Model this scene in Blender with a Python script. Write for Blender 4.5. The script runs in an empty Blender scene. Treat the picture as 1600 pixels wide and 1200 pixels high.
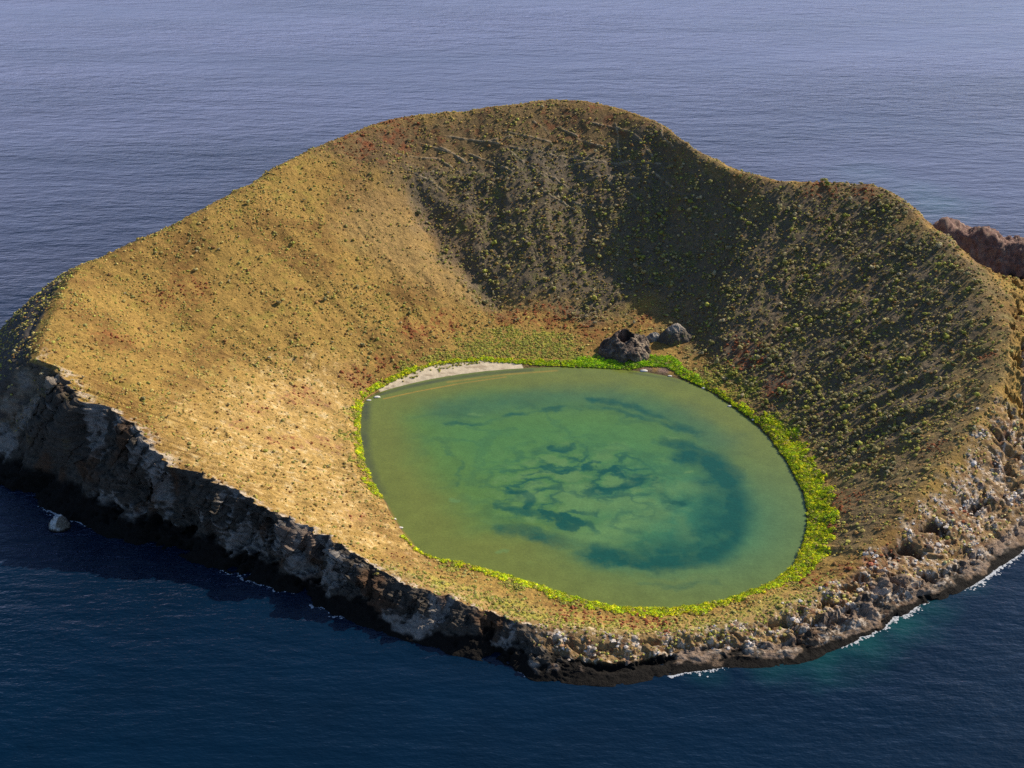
import bpy, bmesh, math, random
import numpy as np

# ------------------------------------------------------------------ camera, sky, sun, exposure
SC = bpy.context.scene
COL = SC.collection
R = math.radians
CAM_H, TILT, FOV = 333.0, R(28.0), R(40.0)
cam_d = bpy.data.cameras.new('camera')
cam_d.sensor_fit = 'HORIZONTAL'
cam_d.angle = FOV
cam_d.clip_start, cam_d.clip_end = 1.0, 100000.0
cam = bpy.data.objects.new('camera', cam_d)
cam.location = (0, 0, CAM_H)
cam.rotation_euler = (R(90) - TILT, 0, 0)
COL.objects.link(cam)
SC.camera = cam

SUN_AZ, SUN_EL = R(53.0), R(32.0)          # azimuth clockwise from +Y
world = bpy.data.worlds.new('World')
SC.world = world
world.use_nodes = True
wn = world.node_tree
bg = wn.nodes['Background']
sky = wn.nodes.new('ShaderNodeTexSky')
sky.sky_type = 'NISHITA'
sky.sun_disc = False
sky.sun_elevation = SUN_EL
sky.sun_rotation = SUN_AZ
sky.air_density, sky.dust_density, sky.ozone_density = 1.0, 1.2, 6.0
wn.links.new(sky.outputs[0], bg.inputs[0])
bg.inputs[1].default_value = 0.09
sun_d = bpy.data.lights.new('sun', 'SUN')
sun_d.energy = 4.8
sun_d.angle = R(0.5)
sun_d.color = (1.0, 0.90, 0.76)
sun = bpy.data.objects.new('sun', sun_d)
SUN_DIR = np.array([math.sin(SUN_AZ) * math.cos(SUN_EL), math.cos(SUN_AZ) * math.cos(SUN_EL), math.sin(SUN_EL)])
sun.rotation_euler = (math.pi / 2 - SUN_EL, 0, math.pi - SUN_AZ)
COL.objects.link(sun)
SC.view_settings.view_transform = 'Standard'
SC.view_settings.look = 'None'
SC.view_settings.exposure = 0.4
SC.view_settings.gamma = 1.0
SC.render.engine = 'CYCLES'
SC.cycles.use_denoising = False
SC.cycles.max_bounces = 6

rng = np.random.default_rng(7)
F = 800.0 / math.tan(FOV / 2)
CT, ST = math.cos(TILT), math.sin(TILT)

def project(p):
    p = np.asarray(p, float)
    dz = p[..., 2] - CAM_H
    w = p[..., 1] * CT - dz * ST
    return 800 + F * p[..., 0] / w, 600 - F * (p[..., 1] * ST + dz * CT) / w, w

def at(px, py, z=0.0):
    """the point of height z that the photograph shows at (px, py)"""
    a, b = (px - 800) / F, (600 - py) / F
    d = np.array([a, CT + b * ST, -ST + b * CT])
    return np.array([0, 0, CAM_H]) + d * ((z - CAM_H) / d[2])

# ------------------------------------------------------------------ noise
_perm = rng.permutation(256).astype(np.int32)
_perm = np.concatenate([_perm, _perm])
_g3 = rng.normal(size=(256, 3)).astype(np.float32)
_g3 /= np.linalg.norm(_g3, axis=1)[:, None]

def noise(x, y, z):
    x, y, z = [np.asarray(v, np.float32) for v in np.broadcast_arrays(x, y, z)]
    xi, yi, zi = np.floor(x), np.floor(y), np.floor(z)
    xf, yf, zf = x - xi, y - yi, z - zi
    xi, yi, zi = [v.astype(np.int32) & 255 for v in (xi, yi, zi)]
    u, v, w = [t * t * t * (t * (t * 6 - 15) + 10) for t in (xf, yf, zf)]
    out = 0
    for dx in (0, 1):
        for dy in (0, 1):
            h = _perm[_perm[(xi + dx) & 255] + ((yi + dy) & 255)]
            for dz in (0, 1):
                g = _g3[_perm[(h + zi + dz) & 255]]
                d = g[..., 0] * (xf - dx) + g[..., 1] * (yf - dy) + g[..., 2] * (zf - dz)
                out = out + d * (u if dx else 1 - u) * (v if dy else 1 - v) * (w if dz else 1 - w)
    return out * 1.7

def fbm(p, scale, octaves=4, seed=0.0, gain=0.5, ridged=False):
    s, a, tot, f = 0, 1.0, 0, 1.0 / scale
    for k in range(octaves):
        o = seed * 13.7 + k * 31.3
        n = noise(p[..., 0] * f + o, p[..., 1] * f - o, p[..., 2] * f + o * 0.5)
        s = s + a * ((1 - 2 * np.abs(n)) if ridged else n)
        tot += a
        a *= gain
        f *= 2.03
    return s / tot

def sstep(a, b, x):
    t = np.clip((x - a) / (b - a), 0, 1)
    return t * t * (3 - 2 * t)

# ------------------------------------------------------------------ object helpers
def tag(o, label=None, cat=None, group=None, kind=None):
    for k, v in (('label', label), ('category', cat), ('group', group), ('kind', kind)):
        if v:
            o[k] = v
    return o

def mesh_np(name, verts, faces, mat, smooth=True, cols=None, parent=None, vals=None):
    """verts (n,3), faces (m,k) all of the same size k"""
    me = bpy.data.meshes.new(name)
    verts = np.ascontiguousarray(verts, np.float32)
    faces = np.ascontiguousarray(faces, np.int32)
    m, k = faces.shape
    me.vertices.add(len(verts))
    me.vertices.foreach_set('co', verts.ravel())
    me.loops.add(m * k)
    me.loops.foreach_set('vertex_index', faces.ravel())
    me.polygons.add(m)
    me.polygons.foreach_set('loop_start', np.arange(0, m * k, k, dtype=np.int32))
    me.polygons.foreach_set('use_smooth', np.full(m, bool(smooth)))
    me.update(calc_edges=True)
    if cols is not None:
        a = me.color_attributes.new('cover', 'FLOAT_COLOR', 'POINT')
        c = np.ones((len(verts), 4), np.float32)
        c[:, :3] = cols
        a.data.foreach_set('color', c.ravel())
    for nm, v in (vals or {}).items():
        a = me.attributes.new(nm, 'FLOAT', 'POINT')
        a.data.foreach_set('value', np.ascontiguousarray(v, np.float32))
    me.materials.append(mat)
    o = bpy.data.objects.new(name, me)
    COL.objects.link(o)
    if parent:
        o.parent = parent
    return o

def new_mat(name):
    m = bpy.data.materials.new(name)
    m.use_nodes = True
    return m, m.node_tree, m.node_tree.nodes['Principled BSDF']

def nd(nt, kind, **kw):
    n = nt.nodes.new('ShaderNode' + kind)
    for k, v in kw.items():
        setattr(n, k, v)
    return n

def tex_noise(nt, scale, detail=4, rough=0.6, vec=None):
    n = nd(nt, 'TexNoise')
    n.inputs['Scale'].default_value = scale
    n.inputs['Detail'].default_value = detail
    n.inputs['Roughness'].default_value = rough
    if vec is not None:
        nt.links.new(vec, n.inputs['Vector'])
    return n

def mul_color(nt, col_out, fac_out, lo, hi, a=0.3, b=0.7):
    """colour times a factor running lo..hi as a noise runs a..b"""
    mr = nd(nt, 'MapRange')
    mr.inputs['From Min'].default_value, mr.inputs['From Max'].default_value = a, b
    mr.inputs['To Min'].default_value, mr.inputs['To Max'].default_value = lo, hi
    nt.links.new(fac_out, mr.inputs['Value'])
    vm = nd(nt, 'VectorMath', operation='SCALE')
    nt.links.new(col_out, vm.inputs[0])
    nt.links.new(mr.outputs[0], vm.inputs['Scale'])
    return vm.outputs[0]

def cover_mat(name, rough=0.9, scales=((0.35, .75, 1.25), (1.6, .7, 1.3)), bump=0.6, bscale=0.9, spec=0.15):
    m, nt, bs = new_mat(name)
    tc = nd(nt, 'TexCoord').outputs['Object']
    c = nd(nt, 'Attribute', attribute_name='cover').outputs['Color']
    for s, lo, hi in scales:
        c = mul_color(nt, c, tex_noise(nt, s, 5, .65, tc).outputs['Fac'], lo, hi)
    nt.links.new(c, bs.inputs['Base Color'])
    bs.inputs['Roughness'].default_value = rough
    bs.inputs['Specular IOR Level'].default_value = spec
    if bump:
        b = nd(nt, 'Bump')
        b.inputs['Strength'].default_value = 1.0
        b.inputs['Distance'].default_value = bump
        nt.links.new(tex_noise(nt, bscale, 6, .7, tc).outputs['Fac'], b.inputs['Height'])
        nt.links.new(b.outputs[0], bs.inputs['Normal'])
    return m

# ------------------------------------------------------------------ the island's control rings: (px, py, height)
CX, CY = at(915, 752)[:2]
NT = 2600
TH = np.linspace(-math.pi, math.pi, NT, endpoint=False)

def ring(pts, sig=4):
    w = np.array([at(*p) for p in pts])
    th = np.arctan2(w[:, 1] - CY, w[:, 0] - CX)
    r = np.hypot(w[:, 1] - CY, w[:, 0] - CX)
    o = np.argsort(th)
    th, r, z = th[o], r[o], w[o, 2]
    th = np.concatenate([th - 2 * math.pi, th, th + 2 * math.pi])
    r, z = np.tile(r, 3), np.tile(z, 3)
    return gsm(np.interp(TH, th, r), sig), gsm(np.interp(TH, th, z), sig)

def gsm(a, sig):
    k = int(sig * 3) + 1
    x = np.arange(-k, k + 1)
    g = np.exp(-x * x / (2 * sig * sig))
    g /= g.sum()
    return np.convolve(np.concatenate([a[-k:], a, a[:k]]), g, 'valid')

SHORE = [(566, 640), (570, 625), (590, 614), (640, 600), (700, 588), (760, 580), (830, 575), (900, 575), (960, 577),
         (1010, 582), (1060, 592), (1100, 608), (1150, 640), (1185, 668), (1215, 705), (1240, 745), (1256, 780), (1259, 815),
         (1252, 850), (1236, 886), (1200, 912), (1150, 931), (1090, 945), (1030, 950), (970, 948), (910, 936), (850, 916),
         (790, 897), (730, 880), (680, 872), (655, 858), (625, 822), (605, 785), (590, 765), (580, 742), (568, 700), (564, 670)]
TOE = [(760, 478, 6), (850, 490, 5), (950, 494, 5), (1060, 497, 6), (1115, 560, 5), (1190, 630, 4), (1262, 705, 3.5),
       (1292, 770, 3.5), (1292, 830, 3.5), (1262, 880, 3), (1180, 930, 2.5), (1090, 960, 2.5), (1000, 966, 2.5), (900, 950, 2.5),
       (800, 915, 2.5), (700, 885, 2.5), (645, 870, 2.5), (600, 800, 2.5), (572, 770, 2.5), (550, 700, 2.5), (545, 650, 2.5),
       (585, 590, 3.5), (640, 555, 5), (690, 520, 6)]
RIM = [(130, 415, 52), (200, 385, 54), (300, 340, 58), (400, 285, 63), (470, 243, 67), (560, 203, 72), (620, 183, 75),
       (700, 174, 77), (800, 163, 80), (870, 153, 82), (920, 158, 81), (960, 166, 79), (1000, 180, 77), (1040, 196, 75),
       (1085, 235, 70), (1150, 265, 66), (1215, 283, 63), (1270, 282, 64), (1330, 285, 64), (1370, 290, 64), (1390, 300, 63), (1440, 345, 60), (1500, 400, 56),
       (1540, 440, 52), (1562, 490, 47), (1572, 540, 43), (1568, 580, 40), (1550, 620, 36), (1520, 670, 31), (1490, 710, 26),
       (1450, 760, 21), (1420, 800, 17), (1380, 845, 13), (1330, 888, 9.5), (1260, 928, 7.5), (1180, 963, 6), (1100, 982, 5.5),
       (1000, 993, 6), (900, 982, 8), (832, 975, 9.5), (770, 957, 10), (700, 932, 11), (640, 912, 12), (595, 890, 13), (574, 876, 14), (520, 841, 17),
       (420, 796, 22), (362, 762, 26), (330, 750, 28), (270, 722, 32), (250, 706, 34), (190, 662, 40), (172, 640, 42), (124, 618, 46), (100, 578, 49),
       (62, 562, 50), (74, 520, 51), (92, 480, 52), (108, 445, 52)]
EDGE = [(850, 1008, 6.5), (900, 1026, 4), (955, 1038, 2.4), (1000, 1030, 2.4), (1060, 1013, 3.0), (1110, 1006, 3.2), (1180, 1007, 3.2),
        (1235, 999, 3.4), (1262, 972, 6), (1300, 955, 6.5), (1330, 942, 7), (1388, 893, 9), (1402, 900, 8), (1432, 908, 4.6), (1470, 895, 4), (1500, 878, 4), (1530, 863, 3.4), (1580, 831, 3),
        (1625, 785, 6), (1650, 735, 11), (1628, 680, 20), (1604, 640, 28), (1594, 600, 34), (1592, 560, 40), (1600, 520, 42),
        (1640, 480, 38), (1640, 445, 38), (1590, 428, 44)]
FOOT = [(-60, 690), (0, 738), (60, 772), (130, 800), (190, 815), (300, 850), (400, 876), (450, 893), (500, 906), (560, 926), (640, 957),
        (720, 987), (780, 1012), (830, 1036), (880, 1050), (940, 1056), (1000, 1047), (1060, 1032), (1120, 1018), (1180, 1016), (1235, 1010),
        (1290, 988), (1320, 972), (1360, 952), (1400, 938), (1440, 917), (1500, 890), (1530, 872), (1560, 852), (1600, 828), (1660, 775), (1700, 705)]
def between(a, b):
    """1 for angles from a anticlockwise to b"""
    return np.where((TH - a) % (2 * math.pi) < (b - a) % (2 * math.pi), 1.0, 0.0)

def th_of(px, py, z):
    w = at(px, py, z)
    return math.atan2(w[1] - CY, w[0] - CX)

r_sh, _ = ring([(a, b, 0) for a, b in SHORE], 5)
r_toe, z_toe = ring(TOE, 14)
r_rim, z_rim = ring(RIM, 5)
r_edg0, z_edg0 = ring(EDGE, 4)
r_ft0, _ = ring([(a, b, 0) for a, b in FOOT], 5)

# the outer shelf exists from the front (angle of the white rocks) round to the right-hand headland
a0, a1 = th_of(838, 985, 9), th_of(1560, 420, 48)
shelf = sstep(a0 - .02, a0 + .03, TH) * (1 - sstep(a1 - .03, a1 + .03, TH))
_c0, _c1 = th_of(70, 555, 50), th_of(840, 985, 9)
bluff = gsm(between(_c0, _c1), 14)
r_edg = shelf * r_edg0 + (1 - shelf) * (r_rim + 3 + 8 * (1 - bluff))
z_edg = shelf * z_edg0 + (1 - shelf) * (z_rim - 1.6 - 3.2 * (1 - bluff))
# the foot follows the photographed waterline in front, and elsewhere the slope's own steepness
b0, b1 = th_of(0, 738, 0), th_of(1690, 720, 0)
vis = np.where((TH > b0) | True, 1.0, 0)
seen = sstep(b0 - .12, b0 + .02, TH) * (1 - sstep(b1 - .02, b1 + .08, TH))
bulge = np.exp(-(((TH - th_of(60, 490, 40) + math.pi) % (2 * math.pi) - math.pi) / .30) ** 2)
seen = seen * (1 - .9 * bulge)
r_ft = seen * r_ft0 + (1 - seen) * (r_edg + (0.62 + .42 * bulge) * z_edg + 8)
r_ft = np.maximum(r_ft, r_edg + 1.5)
r_toe = np.maximum(r_toe, r_sh + 3)
_e = np.stack([CX + r_rim * np.cos(TH), CY + r_rim * np.sin(TH), 0 * TH], -1).astype(np.float32)
_n = 1.5 * fbm(_e, 18, 4, 81, .6) + 1.3 * (np.abs(fbm(_e, 9, 4, 82, .6)) - .2)
_w = gsm(between(th_of(60, 560, 50), th_of(838, 985, 9)), 12)
r_rim = r_rim + _w * 7.0 * _n * np.clip(z_rim / 30, .45, 1)
r_edg = r_edg + (1 - shelf) * _w * 7.0 * _n * np.clip(z_rim / 30, .45, 1)

def seg(n, r0, z0, r1, z1, fr=lambda u: u, fz=lambda u: u, last=False):
    u = np.linspace(0, 1, n, endpoint=last)[None, :]
    return (r0[:, None] + (r1 - r0)[:, None] * fr(u)), (z0[:, None] + (z1 - z0)[:, None] * fz(u))

zero = np.zeros(NT)
P_seg = [seg(14, r_sh * 0.9, zero - 2.2, r_sh, zero),
         seg(70, r_sh, zero, r_toe, z_toe, fz=lambda u: 0.35 * np.clip(u * 5, 0, 1) + 0.65 * u * u),
         seg(270, r_toe, z_toe, r_rim, z_rim, fz=lambda u: 0.88 * u + 0.12 * u * u),
         seg(56, r_rim, z_rim, r_edg, z_edg),
         seg(130, r_edg, z_edg, r_ft, zero, fr=lambda u: (1 - bulge[:, None]) * ((0.42 + .4 * shelf[:, None]) * u + (0.58 - .4 * shelf[:, None]) * u ** 2.4) + bulge[:, None] * u ** .8, fz=lambda u: u),
         seg(14, r_ft, zero, r_ft + 14, zero - 12, last=True)]
RR = np.concatenate([s[0] for s in P_seg], 1)
ZZ = np.concatenate([s[1] for s in P_seg], 1)
NS = RR.shape[1]
S = np.concatenate([np.full(s[0].shape[1], k) + np.linspace(0, 1, s[0].shape[1], endpoint=False) for k, s in enumerate(P_seg)])
Sg = np.broadcast_to(S[None, :], (NT, NS))

def smooth_s(a, sig, keep):
    k = int(3 * sig)
    g = np.exp(-np.arange(-k, k + 1) ** 2 / (2 * sig * sig))
    g /= g.sum()
    p = np.pad(a, ((0, 0), (k, k)), 'edge')
    s = sum(g[i] * p[:, i:i + NS] for i in range(2 * k + 1))
    return a * keep + s * (1 - keep)

# rounding of toe and of the crest where it is not a cliff edge
is_cliff = bluff
keep = np.clip(is_cliff[:, None] * sstep(2.85, 2.97, Sg) + sstep(4.2, 4.5, Sg) + (1 - sstep(0.9, 1.15, Sg)), 0, 1)
ZZ = smooth_s(ZZ, 9, keep)
ZZ = smooth_s(ZZ, 5, keep)
P = np.stack([CX + RR * np.cos(TH)[:, None], CY + RR * np.sin(TH)[:, None], ZZ], -1)

def grid_normals(P):
    du = np.roll(P, -1, 0) - np.roll(P, 1, 0)
    dv = np.gradient(P, axis=1)
    n = np.cross(dv, du)
    n /= np.linalg.norm(n, axis=-1, keepdims=True) + 1e-9
    return n

N = grid_normals(P)
if N[0, 200, 2] < 0:
    N = -N
# coarse lookup: the surface point that stands at a pixel of the photograph
sub = P[::3, 10:480:3].reshape(-1, 3)
sx, sy, sw = project(sub)

def hit(px, py):
    d = np.hypot(sx - px, sy - py)
    m = d < max(5, d.min() * 1.3)
    i = np.flatnonzero(m)
    near = sw[i].min()
    i = i[sw[i] < near + 14]
    return sub[i[np.argmin(d[i])]]

def seg_dist(X, Y, pts):
    """distance to a polyline in the ground plane and the position along it"""
    best, along = np.full(X.shape, 1e9, np.float32), np.zeros(X.shape, np.float32)
    for k in range(len(pts) - 1):
        a, b = pts[k][:2], pts[k + 1][:2]
        d = b - a
        L = float(d @ d) + 1e-9
        t = np.clip(((X - a[0]) * d[0] + (Y - a[1]) * d[1]) / L, 0, 1)
        q = np.hypot(X - a[0] - t * d[0], Y - a[1] - t * d[1])
        m = q < best
        best = np.where(m, q, best)
        along = np.where(m, k + t, along)
    return best, along

def in_poly(X, Y, pts):
    c = np.zeros(X.shape, bool)
    n = len(pts)
    for k in range(n):
        (x0, y0), (x1, y1) = pts[k][:2], pts[(k + 1) % n][:2]
        if y0 == y1:
            continue
        c ^= ((y0 > Y) != (y1 > Y)) & (X < (x1 - x0) * (Y - y0) / (y1 - y0) + x0)
    return c

def zone(X, Y, pix, soft=8.0, wob=None):
    pts = np.array([hit(*p) for p in pix])
    d, _ = seg_dist(X, Y, list(pts) + [pts[0]])
    d = np.where(in_poly(X, Y, pts), d, -d)
    if wob is not None:
        d = d + wob
    return sstep(-soft, soft, d)

def blobs(X, Y, lst, wob):
    m = np.zeros(X.shape, np.float32)
    for (px, py, rad, st) in lst:
        h = hit(px, py)
        q = np.hypot(X - h[0], Y - h[1])
        near = q < rad * 2
        v = np.zeros_like(m)
        v[near] = st * sstep(0, 0.7, 1 - q[near] / rad + wob[near])
        m = np.maximum(m, v)
    return m

X, Y = P[..., 0].astype(np.float32), P[..., 1].astype(np.float32)
Z0 = P[..., 2].copy()
P2 = np.stack([X, Y, np.zeros_like(X)], -1)
n_big, n_mid, n_fin = fbm(P2, 60, 4, 1), fbm(P2, 18, 4, 2), fbm(P2, 4.5, 3, 3)

# ------------------------------------------------------------------ relief
inner = sstep(1.3, 2.15, Sg) * (1 - is_cliff[:, None] * sstep(2.93, 2.995, Sg)) * (1 - sstep(3.9, 4.0, Sg))
wall = zone(X, Y, [(640, 290), (690, 395), (760, 470), (850, 482), (1060, 492), (1115, 565), (1200, 640), (1285, 735), (1400, 735),
                   (1500, 610), (1548, 480), (1500, 405), (1440, 350), (1360, 295), (1215, 288), (1085, 240), (1040, 205), (960, 215), (850, 225), (740, 255)],
            14, 24 * n_mid + 10 * n_big)
rad = (TH[:, None] + 0 * RR)
Pg = np.stack([np.cos(rad) * 160 + n_mid * 3, np.sin(rad) * 160 + n_mid * 3, RR * 0.16], -1).astype(np.float32)
gul = fbm(Pg, 17, 4, 9, ridged=True)
dz = inner * (2.6 * n_big * (1 - .75 * sstep(2.6, 3.0, Sg)) + 1.2 * n_mid * (1 - .5 * sstep(2.8, 3.0, Sg)) + 0.35 * n_fin) + inner * wall * 3.0 * (gul - .4) * sstep(2.0, 2.3, Sg)
dz += inner * (1 - wall) * 1.1 * (gul - .4)
# the gully that parts the golden slope from the dark back wall
d, al = seg_dist(X, Y, [hit(655, 285), hit(668, 330), hit(700, 390), hit(735, 430), hit(775, 472)])
side = sstep(0, 5, d)
dz += -3.2 * np.exp(-(d / 9.0) ** 2) * sstep(0, .6, al) * inner
# old walls and trails on the upper back slope: low ridges of stones
TRAIL = [[(960, 190), (966, 222), (967, 252)], [(1028, 198), (1036, 215), (1050, 226)], [(895, 240), (940, 253), (1000, 255), (1032, 252)],
         [(990, 212), (1008, 228), (1022, 242)], [(850, 270), (880, 288), (900, 302)], [(735, 240), (770, 255), (800, 272)],
         [(855, 262), (890, 255), (935, 252), (985, 256)], [(835, 190), (860, 210)], [(700, 215), (760, 222), (800, 215)],
         [(945, 285), (975, 298), (995, 310)], [(620, 240), (680, 252), (720, 268)], [(900, 215), (930, 228), (960, 228)], [(880, 305), (900, 318), (930, 322)],
         [(790, 235), (830, 262), (860, 282)], [(960, 272), (940, 292)], [(870, 200), (900, 212)], [(765, 222), (800, 232), (850, 236), (900, 246)], [(690, 232), (720, 248), (745, 262)], [(660, 225), (700, 240), (735, 256)], [(780, 205), (820, 212), (860, 222)], [(920, 190), (950, 196), (985, 206)], [(1000, 262), (1030, 272), (1050, 290)], [(905, 282), (945, 275), (1000, 280)], [(840, 300), (870, 310), (900, 330)], [(640, 270), (670, 285), (690, 300)]]
trail = np.zeros_like(X)
for t in TRAIL:
    d, _ = seg_dist(X + 2.0 * n_mid, Y + 2.0 * n_mid, [hit(*q) for q in t])
    trail = np.maximum(trail, np.exp(-(d / 0.5) ** 2) * np.clip(.6 + 1.2 * n_fin, .1, 1))
dz += 0.75 * trail
P[..., 2] += dz
shore_wob = sstep(0.75, 1.0, Sg) * (1 - sstep(1.05, 1.4, Sg))
P[..., 2] += shore_wob * 0.10 * n_fin + 0.25 * (n_mid + n_fin) * sstep(1.1, 1.5, Sg) * (1 - sstep(1.9, 2.2, Sg))
# rock: the cliffs and the rough outer ledges, pushed along their own normals
N = grid_normals(P)
if N[0, 200, 2] < 0:
    N = -N
rocky = np.maximum(is_cliff[:, None] * sstep(2.985, 3.05, Sg), sstep(3.3, 4.0, Sg))
rocky = np.maximum(rocky, shelf[:, None] * 0.55 * sstep(2.97, 3.35, Sg))
rocky = rocky * (1 - sstep(5.3, 5.9, Sg))
P3 = P.astype(np.float32)
Pc = P3 * np.array([1, 1, .32], np.float32)
c1 = fbm(Pc, 26, 3, 4, ridged=True)
c2 = fbm(Pc, 8, 4, 5, ridged=True)
c3 = fbm(P3 * np.array([1, 1, 2.2], np.float32), 3.2, 3, 6)
strata = np.sin(P3[..., 2] * 1.1 + 2.5 * n_mid + P3[..., 0] * .03)
hgt = np.clip(z_edg / 14.0, 0.22, 1.0)[:, None]
disp = rocky * (1 - .7 * bulge[:, None]) * np.clip(.25 + bluff + shelf, 0, 1)[:, None] * hgt * (9.0 * (c1 - .35) + 5.5 * (c2 - .3) + 2.4 * c3 + .4 * strata)
disp *= np.where(Sg < 4, 0.45, 1.0)
disp = np.where(disp > 0, disp * (1 - .75 * sstep(4.3, 5.0, Sg)), disp)
P += N * disp[..., None]
# hollows and slabs on the pale right-hand ledges
ledge = shelf[:, None] * sstep(3.15, 3.5, Sg) * (1 - sstep(4.2, 4.6, Sg))
# bedded tuff: the ledges step down in uneven benches
bed = P[..., 2] + 1.6 * n_mid + .8 * n_fin + .02 * X
bh = 2.1 + .9 * n_big
fr_ = bed / bh - np.floor(bed / bh)
P[..., 2] += ledge * 1.15 * (sstep(.50, .95, fr_) - fr_) * bh * np.clip(.6 + 1.2 * n_mid, .2, 1.2)
crack = fbm(P3, 14, 4, 14, ridged=True)
P[..., 2] -= ledge * 3.2 * sstep(.52, .72, crack) * np.clip(z_edg / 9, .3, 1)[:, None]
P[..., 2] += ledge * .35 * c3
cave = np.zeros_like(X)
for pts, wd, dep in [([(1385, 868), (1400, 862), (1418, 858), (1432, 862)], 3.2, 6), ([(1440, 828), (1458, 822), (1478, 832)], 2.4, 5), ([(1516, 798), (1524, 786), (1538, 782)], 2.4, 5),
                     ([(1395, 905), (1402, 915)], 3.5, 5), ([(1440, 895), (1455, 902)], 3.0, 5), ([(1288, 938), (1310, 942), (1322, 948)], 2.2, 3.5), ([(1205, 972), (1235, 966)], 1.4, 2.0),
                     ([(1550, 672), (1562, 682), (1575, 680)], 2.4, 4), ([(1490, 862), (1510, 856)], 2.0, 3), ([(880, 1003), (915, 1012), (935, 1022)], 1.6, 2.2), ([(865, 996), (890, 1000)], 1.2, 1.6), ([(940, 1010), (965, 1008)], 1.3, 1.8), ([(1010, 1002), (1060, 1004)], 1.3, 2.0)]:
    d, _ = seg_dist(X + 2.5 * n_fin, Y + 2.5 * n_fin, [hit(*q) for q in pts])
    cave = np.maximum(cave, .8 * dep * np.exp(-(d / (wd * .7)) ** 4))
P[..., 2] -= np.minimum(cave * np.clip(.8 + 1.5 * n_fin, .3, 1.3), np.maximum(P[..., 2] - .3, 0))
N = grid_normals(P)
if N[0, 200, 2] < 0:
    N = -N
steep = 1 - N[..., 2]

# ------------------------------------------------------------------ what covers the ground
scrubby = bulge[:, None] * (1 - sstep(4.55, 4.8, Sg))
def mix(a, b, t):
    return a * (1 - t[..., None]) + np.asarray(b, np.float32) * t[..., None]

f1, f2, f3 = fbm(P3, 7, 4, 21), fbm(P3, 2.4, 3, 22), fbm(P3, 35, 4, 23)
wob = .35 * f1 + .25 * f2
C = np.empty(P.shape, np.float32)
C[:] = (.355, .218, .055)                                               # dry golden grass
C = mix(C, (.235, .130, .036), sstep(-.15, .35, f3 + .5 * f1))           # browner growth
C = mix(C, (.33, .25, .05), sstep(.05, .5, f1 - .2 * f3) * .7)         # olive grass
nose = zone(X, Y, [(560, 290), (640, 300), (690, 400), (740, 465), (700, 470), (600, 420), (520, 350)], 14, 12 * f1)
C = mix(C, (.37, .235, .085), nose * .8)
upper = zone(X, Y, [(480, 240), (620, 186), (870, 158), (1040, 200), (1085, 240), (960, 300), (760, 290), (640, 290), (540, 260)], 14, 14 * f1)
C = mix(C, (.17, .115, .060), upper * .75)
C = mix(C, (.24, .085, .035), upper * sstep(.12, .4, f1 + .3 * f3) * (1 - wall) * .7)
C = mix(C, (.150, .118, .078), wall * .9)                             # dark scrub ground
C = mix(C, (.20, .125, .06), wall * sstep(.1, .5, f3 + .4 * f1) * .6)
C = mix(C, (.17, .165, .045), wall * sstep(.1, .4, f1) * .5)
rb = zone(X, Y, [(1440, 348), (1500, 402), (1542, 442), (1568, 500), (1568, 580), (1520, 668), (1440, 760), (1345, 865), (1300, 870), (1296, 740), (1400, 725), (1500, 600)], 10, 8 * f1)
C = mix(C, (.185, .135, .072), rb * (1 - wall) * .85)
C = mix(C, (.24, .19, .07), rb * sstep(.05, .4, f1 + .5 * f2) * .5)
straw = zone(X, Y, [(270, 700), (300, 640), (420, 580), (520, 570), (560, 640), (560, 740), (600, 830), (650, 875), (560, 850), (430, 790), (340, 745)], 22, 18 * f1)
C = mix(C, (.56, .36, .12), straw * (.55 + .45 * sstep(-.2, .3, f1)))
C = mix(C, (.60, .45, .22), straw * sstep(.1, .45, f2 + .4 * f1) * .8)
spit = zone(X, Y, [(600, 890), (700, 905), (840, 950), (1000, 975), (1180, 950), (1290, 900), (1300, 930), (1180, 985), (1000, 995), (840, 975), (690, 925)], 7, 4 * f1)
C = mix(C, (.46, .31, .12), spit * .7)
C = mix(C, (.42, .38, .05), spit * sstep(-.2, .25, f1) * .8)
red = blobs(X, Y, [(650, 515, 12, .9), (690, 505, 14, .8), (860, 500, 20, .8), (800, 495, 16, .6), (560, 590, 14, .6), (600, 570, 12, .6),
                   (470, 610, 9, .8), (455, 625, 9, .8), (500, 630, 8, .7), (430, 690, 8, .8), (445, 692, 6, .9), (460, 690, 7, .9), (400, 640, 9, .6),
                   (380, 665, 8, .7), (500, 690, 9, .7), (520, 700, 8, .6), (620, 870, 7, .6), (560, 810, 8, .6), (900, 958, 14, .9), (930, 965, 10, .8),
                   (1000, 975, 12, .8), (1030, 976, 10, .9), (1280, 905, 10, .8), (1330, 895, 9, .8), (1370, 880, 9, .8), (1395, 860, 8, .6), (1170, 560, 14, .7),
                   (1210, 600, 12, .7), (1150, 545, 12, .6), (1010, 505, 10, .6), (920, 520, 14, .5), (250, 470, 16, .4), (180, 530, 14, .5), (300, 450, 20, .4),
                   (620, 200, 22, .5), (560, 230, 20, .5), (1310, 790, 16, .5), (1290, 830, 10, .5), (1460, 700, 10, .5), (1540, 560, 6, .6), (1450, 840, 8, .6), (1500, 800, 8, .6),
                   (1370, 395, 14, .3), (1280, 290, 18, .5), (1350, 300, 10, .6)], wob)
C = mix(C, (.255, .070, .026), red * sstep(.0, .3, .5 * f1 + f2) * .9)
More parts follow.
